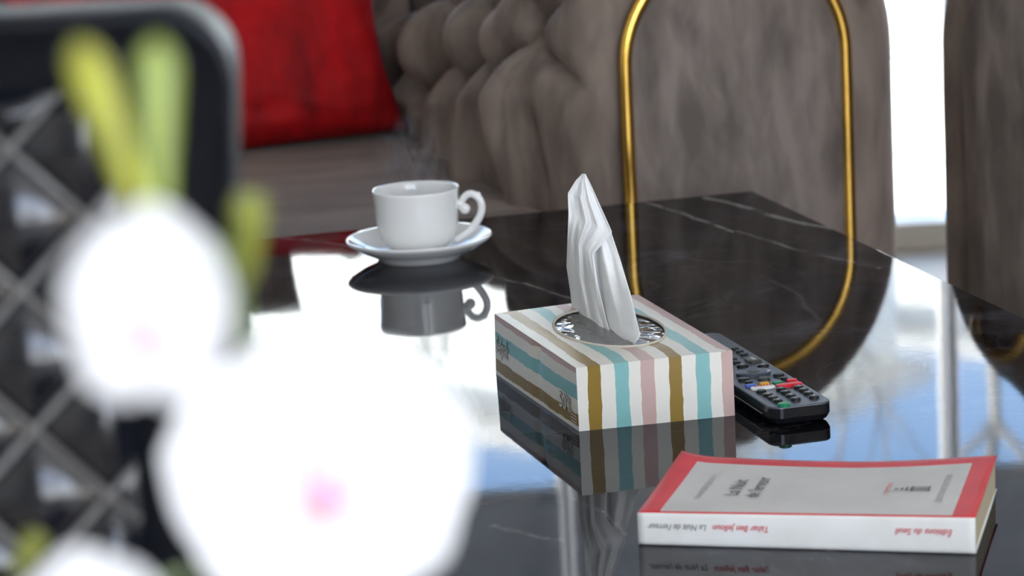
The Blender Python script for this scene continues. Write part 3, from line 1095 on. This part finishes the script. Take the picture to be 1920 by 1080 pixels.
# ------------------------------------------------------------------ remote control
RT = .0145
A_R = radians(14.8)
rn = (at(1448, 768, TZ + RT) + at(1563, 752, TZ + RT)) / 2
RA = Vector((-sin(A_R), cos(A_R), 0))
RX = Vector((cos(A_R), sin(A_R), 0))
RL, RW = .250, .0475
rc = rn + RA * (RL / 2 + .001)
rc.z = TZ
remote = thing('remote_control', 'black television remote control with coloured keys beside the tissue box', 'remote control', rc, A_R)
def rrect(w_, l_, r_, n=6):
    pts = []
    for cx, cy, a0 in ((w_ / 2 - r_, l_ / 2 - r_, 0), (-w_ / 2 + r_, l_ / 2 - r_, 90), (-w_ / 2 + r_, -l_ / 2 + r_, 180), (w_ / 2 - r_, -l_ / 2 + r_, 270)):
        for k in range(n + 1):
            a = radians(a0 + 90 * k / n)
            pts.append((cx + r_ * cos(a), cy + r_ * sin(a)))
    return pts
def loft(levels, n):
    V, F = [], []
    for pts, z in levels:
        V += [(x, y, z) for x, y in pts]
    for k in range(len(levels) - 1):
        for i in range(n):
            j = (i + 1) % n
            F.append((k * n + i, k * n + j, (k + 1) * n + j, (k + 1) * n + i))
    F.append(tuple(range(n))[::-1])
    F.append(tuple((len(levels) - 1) * n + i for i in range(n)))
    return mesh('l', V, F)
n_ = 28
obj('housing', loft([(rrect(RW - .010, RL - .010, .006), 0), (rrect(RW - .004, RL - .004, .008), .002), (rrect(RW, RL, .009), .006), (rrect(RW, RL, .009), RT - .0012)], n_), M['black_plastic'], remote)
obj('face_plate', loft([(rrect(RW, RL, .009), RT - .0012), (rrect(RW - .0003, RL - .0003, .009), RT - .0004), (rrect(RW - .0012, RL - .0012, .0085), RT)], n_), M['panel_plastic'], remote)
obj('side_seam', box((-RW / 2 + .0002, -.07, .0062), (.0010, .07, .0006)), M['ink_grey'], remote)
def key(px, py, wmm, lmm, mat, hgt=.0022, round_=True, name='key'):
    """px, py in the enlarged crop of the remote (crop origin 1360,630; 6.355 times)"""
    q = at(1360 + px / 6.355, 630 + py / 6.355, TZ + RT + hgt) - rc
    x, y = q.dot(RX), q.dot(RA)
    w_, l_ = wmm * 1.13 / 1000, lmm * 1.13 / 1000
    if round_:
        base = [(x + w_ / 2 * cos(2 * pi * k / 20), y + l_ / 2 * sin(2 * pi * k / 20)) for k in range(20)]
        ins = [(x + w_ / 2 * .8 * cos(2 * pi * k / 20), y + l_ / 2 * .8 * sin(2 * pi * k / 20)) for k in range(20)]
    else:
        base = [(x + a, y + c) for a, c in rrect(w_, l_, min(w_, l_) * .3, 4)]
        ins = [(x + a, y + c) for a, c in rrect(w_ * .9, l_ * .8, min(w_, l_) * .25, 4)]
    return obj(name, loft([(base, RT - .0006), (base, RT + hgt * .75), (ins, RT + hgt)], len(base)), mat, remote), x, y
def glyph(ch, x, y, sz, mat, z):
    me = text_mesh(ch, None, sz)
    xs = [v.co.x for v in me.vertices]
    cx = (min(xs) + max(xs)) / 2
    return remap(me, lambda a, c: Vector((x + a - cx, y + c - sz / 2, z)))
num = [(430, 640, '1'), (663, 612, '2'), (873, 590, '3'), (508, 680, '4'), (718, 650, '5'), (935, 622, '6'),
       (568, 715, '7'), (780, 690, '8'), (992, 660, '9'), (625, 750, ''), (838, 730, '0'), (1055, 705, '')]
for px, py, ch in num:
    k, x, y = key(px, py, 6.6, 6.2, M['key'])
    if ch:
        obj('numeral', glyph(ch, x, y, .0026, M['ink_white'], RT + .00225), M['ink_white'], k)
    else:
        obj('printed_dot', cyl((x, y, RT + .0021), .0008, .0008, .0002, 10), M['ink_white'], k)
key(700, 795, 8.6, 7.6, M['key_green'])
key(445, 598, 16.5, 6.0, M['key_white'], .0018, False)
obj('printed_mark', box((rc * 0).to_tuple()[:3], (.0001, .0001, .0001)), M['key_red'], remote) if False else None
k, x, y = key(760, 562, 17.5, 6.0, M['key_red'], .0022, False)
q = at(1360 + 445 / 6.355, 630 + 592 / 6.355, TZ + RT + .0018) - rc
for i_ in range(6):
    obj('printed_mark', box((q.dot(RX) - .006 + i_ * .0024, q.dot(RA), RT + .0019), (.0013, .0018, .0002)), M['key_red'], remote)
key(295, 575, 6.8, 4.4, M['key_blue'], .0018, False)
key(460, 550, 7.0, 4.4, M['key_yellow'], .0018, False)
key(625, 540, 7.0, 4.4, M['key_green'], .0018, False)
key(790, 512, 7.0, 4.4, M['key_red'], .0018, False)
key(215, 497, 7.6, 6.8, M['key'])
key(280, 535, 5.4, 4.6, M['key'])
key(460, 490, 8.6, 6.6, M['key_grey'])
key(635, 443, 7.8, 6.6, M['key'])
key(700, 488, 5.2, 4.6, M['key'])
k, x, y = key(330, 412, 24.0, 20.0, M['panel_plastic'], .0030, True, 'navigation_dial')
obj('dial_ring', tube([(x + .0122 * cos(2 * pi * i / 40), y + .0102 * sin(2 * pi * i / 40), RT + .0008) for i in range(40)], .0009, 6, True), M['key'], k, True)
kk, x, y = key(335, 408, 10.0, 8.4, M['key_grey'], .0036, True, 'centre_key')
for px, py in ((205, 335), (450, 333)):
    k, x, y = key(px, py, 8.2, 6.6, M['key'])
    obj('printed_mark', box((x, y, RT + .0022), (.0026, .0008, .0002)), M['ink_white'], k)
k, x, y = key(330, 265, 9.5, 13.5, M['key_grey'], .0024, False)
for dy in (-.003, 0, .003):
    obj('printed_mark', box((x, y + dy, RT + .0024), (.003, .0008, .0002)), M['ink_white'], k)
for px, py in ((220, 202), (170, 167), (115, 137), (130, 295), (92, 255)):
    key(px, py, 5.2, 4.8, M['key'], .0020, False)

# ------------------------------------------------------------------ paperback book
b0, b1 = at(1198, 1022), at(1830, 1040)
BU = (b1 - b0).normalized()
BV = Vector((-BU.y, BU.x, 0))
BL, BD = (b1 - b0).length, .141
bok = thing('paperback_book', 'white paperback novel with a red bordered cover lying flat', 'book', b0, math.atan2(BU.y, BU.x))
def cover_z(u, v):
    """height of the front cover, u along the spine, v away from it"""
    k, q = u / BL, v / BD
    zs_ = .0213 + .0022 * k
    zf = .0195 - .0022 * sin(pi * min(1, k * 1.05)) + .0020 * max(0, 1 - k / .12) ** 2 * 1.6 + .0040 * max(0, (k - .55) / .45) ** 1.5
    s = q * q * (3 - 2 * q)
    return zs_ + (zf - zs_) * s - .0006 * sin(pi * q) 
m, t, b = new_mat('red_framed_cover')
nb = NB(t)
uv = nb.n('ShaderNodeUVMap', uv_map='cover').outputs[0]
sp = nb.n('ShaderNodeSeparateXYZ')
nb.put(sp.inputs[0], uv)
ins = nb.m('MULTIPLY', nb.m('MULTIPLY', nb.m('GREATER_THAN', sp.outputs[0], .0135), nb.m('LESS_THAN', sp.outputs[0], BL - .0145)),
           nb.m('MULTIPLY', nb.m('GREATER_THAN', sp.outputs[1], .0042), nb.m('LESS_THAN', sp.outputs[1], BD - .0150)))
spine = nb.m('LESS_THAN', sp.outputs[1], .0006)
pap = nb.ramp(nb.noise(nb.coord(), 18, 4), [(.35, (.50, .48, .45)), (.65, (.56, .54, .51))])
sp_c = nb.ramp(nb.noise(nb.coord(), 25, 5), [(.35, (.66, .65, .61)), (.65, (.72, .72, .69))])
red = nb.ramp(nb.noise(nb.coord(), 40, 4), [(.35, (.56, .006, .016)), (.65, (.64, .010, .022))])
nb.put(b.inputs['Base Color'], nb.mix(spine, nb.mix(ins, red, pap), sp_c))
b.inputs['Roughness'].default_value = .5
b.inputs['Specular IOR Level'].default_value = .22
M['cover'] = m
m, t, b = new_mat('yellowed_page_edges')
nb = NB(t)
pg = nb.noise(nb.mapping(nb.coord(), (3, 3, 2600)), 1.0, 2)
nb.put(b.inputs['Base Color'], nb.ramp(pg, [(.3, (.36, .30, .19)), (.7, (.52, .45, .31))]))
b.inputs['Roughness'].default_value = .9
M['paper_edge'] = m
# cover sheet: front board, rounded spine, back board, as one bent sheet
NU, ct = 46, .0005
sec = []          # (kind, parameter)
NVF = 26
V, UVv = [], []
for i in range(NU):
    u = BL * i / (NU - 1)
    row = []
    for j in range(NVF):                                   # front board, from the fore edge to the spine
        v = BD * (1 - j / (NVF - 1))
        row.append(((u, v, cover_z(u, v)), (u, max(v, .0007))))
    zt = cover_z(u, 0)
    for j in range(1, 14):                                 # spine
        q = j / 14
        row.append(((u, -.0012 * sin(pi * q) ** .4, zt * (1 - q) + ct * q), (u, 0.0)))
    for j in range(4):                                     # back board
        row.append(((u, BD * j / 3, ct), (u, 0.0)))
    NVV = len(row)
    V += [r_[0] for r_ in row]
    UVv += [r_[1] for r_ in row]
F, U2 = [], []
for i in range(NU - 1):
    for j in range(NVV - 1):
        f = (i * NVV + j, (i + 1) * NVV + j, (i + 1) * NVV + j + 1, i * NVV + j + 1)
        F.append(f)
        if NVF - 1 <= j:
            U2.append([(UVv[k][0], 0.0) for k in f])
        else:
            U2.append([UVv[k] for k in f])
cov = obj('cover', uvmesh(V, F, U2, 'cover'), M['cover'], bok, True)
solid(cov, .0004, 1)
# page block
V, F = [], []
nu_, nv_ = 30, 14
pu0, pu1, pv1 = .0012, BL - .0012, BD - .001
for lev in (0, 1):
    for i in range(nu_):
        for j in range(nv_):
            u, v = pu0 + (pu1 - pu0) * i / (nu_ - 1), .0005 + (pv1 - .0005) * j / (nv_ - 1)
            V.append((u, v, ct + .0001 if lev == 0 else cover_z(u, v) - .0006))
o_ = nu_ * nv_
for i in range(nu_ - 1):
    for j in range(nv_ - 1):
        f = (i * nv_ + j, (i + 1) * nv_ + j, (i + 1) * nv_ + j + 1, i * nv_ + j + 1)
        F.append(f[::-1])
        F.append(tuple(k + o_ for k in f))
for j in range(nv_ - 1):
    for i in (0, nu_ - 1):
        F.append((i * nv_ + j, i * nv_ + j + 1, i * nv_ + j + 1 + o_, i * nv_ + j + o_))
for i in range(nu_ - 1):
    for j in (0, nv_ - 1):
        F.append((i * nv_ + j, (i + 1) * nv_ + j, (i + 1) * nv_ + j + o_, i * nv_ + j + o_))
bm = bmesh.new()
bm.from_mesh(mesh('t', V, F))
obj('page_block', bm_mesh(bm), M['paper_edge'], bok)
# print on the cover: lines run away from the spine, letter tops towards the book's head
def on_cover(me, u0, v0):
    return remap(me, lambda x, y: Vector((u0 - y, v0 + x, cover_z(u0 - y, v0 + x) + .0007)))
def on_spine(me, u0, z0):
    return remap(me, lambda x, y: Vector((u0 - x, -.00185, z0 - y)))
obj('author_lettering', on_cover(text_mesh('TAHAR BEN JELLOUN', .060, .0040), .0330, .034), M['ink_grey'], cov)
obj('title_lettering', on_cover(text_mesh('La Nuit', .042, .0092, 0, .012), .0555, .044), M['ink'], cov)
obj('title_lettering', on_cover(text_mesh("de l'erreur", .054, .0092, 0, .012), .0690, .040), M['ink'], cov)
obj('genre_lettering', on_cover(text_mesh('roman', .030, .0044), .1500, .052), M['ink_red'], cov)
obj('publisher_lettering', on_cover(text_mesh('ÉDITIONS DU SEUIL', .066, .0040), .1860, .034), M['ink_grey'], cov)
# gate emblem of the publisher: posts, bars and a pediment
em = []
for k in range(5):
    em.append(((.0, .0015 + k * .0021), (.011, .0026 + k * .0021)))
em += [((0, 0), (.0012, .0118)), ((.0105, 0), (.0125, .0118)), ((.014, .001), (.0155, .0108)), ((.017, .003), (.0185, .009)), ((.020, .0045), (.0225, .0072))]
V, F = [], []
for (x0, y0), (x1, y1) in em:
    k = len(V)
    for a, c in ((x0, y0), (x1, y0), (x1, y1), (x0, y1)):
        u, v = .1755 - a, .060 + c
        V.append((u, v, cover_z(u, v) + .0007))
    F.append((k, k + 1, k + 2, k + 3))
obj('publisher_emblem', mesh('e', V, F), M['ink'], cov)
obj('spine_title_lettering', on_spine(text_mesh("La Nuit de l'erreur", .0375, .0042, .28, .01), .0440, .0148), M['ink_grey'], cov)
obj('spine_author_lettering', on_spine(text_mesh('Tahar Ben Jelloun', .0350, .0042, .28, .01), .0830, .0150), M['ink_red'], cov)
obj('spine_publisher_lettering', on_spine(text_mesh('Éditions du Seuil', .0350, .0042, .28, .01), .1965, .0160), M['ink_red'], cov)

# ------------------------------------------------------------------ black quilted chair close to the camera
CY = .875
chairb = thing('leather_chair', 'black leather chair with diamond quilted back near the orchid', 'chair', (-.333, CY + .22, 0), 0)
CXo = -.333
def L_(x, y, z):
    return (x - CXo, y - CY - .22, z)
def edge_x(z):               # right outline of the back, tapering downwards
    return -.0825 - .085 * max(0, .865 - z)
def back_outline(z):
    return -.5835 + .085 * max(0, .865 - z), edge_x(z)
# padded slab
zb0, zt0 = .46, .8885
pts = []
rr = .021
for k in range(13):
    a = radians(90 * k / 12)
    pts.append((edge_x(.86) - rr + rr * cos(a), zt0 - rr + rr * sin(a)))
right = [(edge_x(zb0 + (zt0 - rr - zb0) * k / 20), zb0 + (zt0 - rr - zb0) * k / 20) for k in range(20)]
outl = right + pts
lefto = [(2 * CXo - x, z) for x, z in reversed(outl)]
outl = outl + lefto
n = len(outl)
V, F = [], []
cxm, czm = CXo, .68
lev = [(CY + .012, .95), (CY + .003, .985), (CY, 1.0), (CY + .010, 1.006), (CY + .045, 1.006), (CY + .056, .99), (CY + .060, .95)]
def shrink(x, z, s):
    d = (1 - s) * .25
    return (x - math.copysign(min(d, .012 * (1 - s) / .05), x - cxm) , z - (min(d, .012 * (1 - s) / .05) if z > zt0 - .03 else 0))
for y, s in lev:
    for x, z in outl:
        x2, z2 = shrink(x, z, s)
        V.append(L_(x2, y, z2))
for k in range(len(lev) - 1):
    for i in range(n):
        j = (i + 1) % n
        F.append((k * n + i, k * n + j, (k + 1) * n + j, (k + 1) * n + i))
F.append(tuple(range(n))[::-1])
F.append(tuple((len(lev) - 1) * n + i for i in range(n)))
bm = bmesh.new()
bm.from_mesh(mesh('t', V, F))
backo = obj('backrest', bm_mesh(bm), M['leather'], chairb, True)
# quilted panel on the outer face
QP = .0455
qx0, qz0 = -.1552, .7576
xr, xl, zt_, zb_ = -.1235, -.5425, .8655, .50
def quilt(u, v):
    x = xl + (xr - xl) * u
    z = zb_ + (zt_ - zb_) * v
    p = ((x - qx0) + (z - qz0)) / QP
    q = ((x - qx0) - (z - qz0)) / QP
    h = .0085 * (abs(sin(pi * p)) * abs(sin(pi * q))) ** .5
    d = min(x - xl, xr - x, z - zb_, zt_ - z)
    h *= min(1, d / .006)
    return L_(x, CY + .010 - h, z)
obj('quilted_panel', mesh('q', *grid(quilt, 260, 230)), M['leather_gloss'], chairb, True)
V, F = [], []
def addtube(a, c, r_):
    v, f = tube_data([a, c], r_, 6)
    o_ = len(V)
    V.extend(v)
    F.extend(tuple(i + o_ for i in q) for q in f)
cords = []
for s in (1, -1):
    for k in range(-14, 24):
        # line (x-qx0) + s*(z-qz0) = k*QP clipped to the panel
        P = []
        for x in (xl, xr):
            z = qz0 + s * (k * QP - (x - qx0))
            if zb_ <= z <= zt_:
                P.append((x, z))
        for z in (zb_, zt_):
            x = qx0 + k * QP - s * (z - qz0)
            if xl < x < xr:
                P.append((x, z))
        if len(P) >= 2:
            a, c = P[0], P[1]
            if (Vector(a) - Vector(c)).length > .01:
                o = obj('piping', tube([L_(a[0], CY + .0075, a[1]), L_(c[0], CY + .0075, c[1])], .0014, 6), M['cord'], chairb, True)
obj('seat', box(L_(CXo, CY + .24, .385), (.46, .41, .09), .025, 4), M['leather'], chairb, True)
obj('back_support', box(L_(CXo, CY + .035, .43), (.38, .04, .12), .006), M['leather'], chairb)
for sx_ in (-1, 1):
    for yy in (.07, .40):
        obj('leg', tube([L_(CXo + sx_ * .19, CY + yy, .36), L_(CXo + sx_ * .205, CY + yy + (.02 if yy > .2 else -.02), 0)], [.018, .012], 12), M['steel'], chairb, True)

# ------------------------------------------------------------------ orchid on a side table
stb = thing('side_table', 'small round dark wood side table under the orchid pot', 'table', (-.05, .61, 0))
obj('table_top', cyl((0, 0, .47), .135, .135, .022, 48, .004), M['wood'], stb)
obj('column', cyl((0, 0, .02), .02, .018, .455, 20), M['steel'], stb)
obj('foot', cyl((0, 0, 0), .11, .10, .02, 40, .004), M['steel'], stb)

OB = Vector((-.05, .61, .492))
orch = thing('orchid', 'white orchid with pink lips and green buds in a pot', 'orchid', OB)
def O_(p):
    return Vector(p) - OB
obj('pot', lathe([(0, 0), (.036, 0), (.040, .004), (.052, .10), (.054, .104), (.052, .106), (.048, .10), (.047, .09), (0, .09)], 40), M['pot'], orch, True)
obj('soil', cyl((0, 0, .085), .0475, .0475, .008, 30), M['soil'], orch)
def leaf(a, ln, w_):
    def fn(u, v):
        s = u
        wv_ = w_ * sin(pi * min(1, s * .92 + .08)) ** .7 * (2 * v - 1)
        r_ = .012 + ln * s
        z = .095 + .07 * sin(pi * s * .75) - .03 * s + abs(2 * v - 1) * .008
        return (r_ * cos(a) - wv_ * sin(a), r_ * sin(a) + wv_ * cos(a), z)
    o = obj('leaf', mesh('l', *grid(fn, 16, 7)), M['leaf'], orch, True)
    solid(o, .0015)
for a, ln in ((.3, .12), (2.6, .11), (3.6, .13), (5.4, .10)):
    leaf(a, ln, .022)

FR = aty(600, 880, .56)
FL = aty(278, 585, .455)
FB = aty(170, 1185, .50)
stem_pts = [O_(OB + Vector((0, .0, .09))), O_((-.054, .62, .70)), O_((-.058, .625, .80)), O_(aty(455, 640, .60)), O_(aty(440, 500, .57)), O_(aty(330, 430, .50)), O_(aty(278, 385, .475))]
sp_ = catmull(stem_pts, 8)
obj('stem', tube(sp_, [.0026 - .0012 * i / len(sp_) for i in range(len(sp_))], 8), M['stem'], orch, True)

def petal_mesh(ln, w_, cup_, point=.0, seed=0.0, n=14):
    """petal growing along +x in its own plane, facing +z"""
    def fn(u, v):
        s = u
        wd = w_ / 2 * (sin(pi * (s * .86 + .14 * s * s)) ** .62 if s < 1 else 0) * (1 - point * s)
        if s == 0:
            wd = w_ * .06
        t_ = 2 * v - 1
        z = cup_ * (s ** 2) - .10 * ln * (t_ * t_) * sin(pi * s) + .03 * ln * nz(s * 3 + seed, t_ * 2, seed)
        return (ln * s, wd * t_, z)
    return mesh('p', *grid(fn, n, 11))

def flower(C0, look, R, roll, squash=1.0, lip_scale=1.0, drop=.0):
    """flower facing along look; returns the part"""
    f_ = Vector(look).normalized()
    right = f_.cross(Vector((0, 0, 1))).normalized() * -1
    up = right.cross(f_).normalized() * -1
    if up.z < 0:
        up = -up
    mat = Matrix((right, up, f_)).transposed().to_4x4()
    base = Matrix.Translation(O_(C0)) @ mat @ Matrix.Rotation(roll, 4, 'Z')
    bm = bmesh.new()
    bmesh.ops.create_uvsphere(bm, u_segments=12, v_segments=8, radius=R * .085, matrix=Matrix.Diagonal((1, 1.3, 1.2, 1)))
    me = bm_mesh(bm)
    me.transform(base @ Matrix.Translation((0, R * .02, R * .06)))
    fl = obj('flower', me, M['petal'], orch, True)
    def put(name, me_, ang, dz, mt):
        me_.transform(base @ Matrix.Translation((0, 0, dz)) @ Matrix.Diagonal((squash, 1, 1, 1)) @ Matrix.Rotation(ang, 4, 'Z'))
        o_ = obj(name, me_, mt, fl, True)
        sub(o_, 1)
        return o_
    for a in (90, 222, 318):
        put('sepal', petal_mesh(R * .98, R * 1.12, .04 * R, .0, a), radians(a), -R * .05, M['petal'])
    for a in (12, 168):
        put('petal', petal_mesh(R * 1.0, R * 1.30, .05 * R, .0, a + 3), radians(a), R * .02, M['petal'])
    lp = R * .30 * lip_scale
    l1 = petal_mesh(lp, lp * .95, .35 * lp, 0, 1, 8)
    l1.transform(Matrix.Translation((0, R * .05 - drop, 0)))
    put('lip', l1, radians(-90), R * .12, M['lip'])
    l2 = petal_mesh(lp * .55, lp * .6, .25 * lp, 0, 2, 8)
    l2.transform(Matrix.Translation((lp * .62, 0, lp * .22)))
    put('lip_tip', l2, radians(-90), R * .13, M['lip_tip'])
    return fl
flower(FR, CAM - FR, .0325, radians(3), 1.0, .95)
flower(FL, (CAM - FL) + Vector((-.06, 0, -.10)), .0190, radians(-6), .74, 1.0)
flower(FB, (CAM - FB) + Vector((-.05, 0, .1)), .0170, radians(10), .9, .9)
for c0, q in ((FR, O_(aty(455, 640, .60))), (FL, O_(aty(330, 430, .50))), (FB, O_((-.057, .625, .78)))):
    b_ = O_(c0) + Vector((0, .004, 0))
    mid = (b_ + q) / 2 + Vector((0, .01, .006))
    obj('flower_stalk', tube(catmull([q, mid, b_], 6), .0011, 6), M['stem'], orch, True)
def bud(p0, p1, rad, mat):
    a, c = O_(p0), O_(p1)
    path, R_ = [], []
    for k in range(15):
        s = k / 14
        path.append(a.lerp(c, s))
        R_.append(max(.0003, rad * (.42 + .58 * s) * sqrt(max(0, 1 - max(0, (s - .72) / .28) ** 2))))
    return obj('bud', tube(path, R_, 16), mat, orch, True)
bud(aty(262, 385, .470), aty(145, 75, .480), .0040, M['bud_yellow'])
bud(aty(298, 390, .474), aty(292, 70, .478), .0041, M['bud'])
bud(aty(462, 520, .560), aty(468, 360, .555), .0044, M['bud_olive'])
bud(aty(30, 1075, .60), aty(75, 1000, .60), .0034, M['bud_olive'])
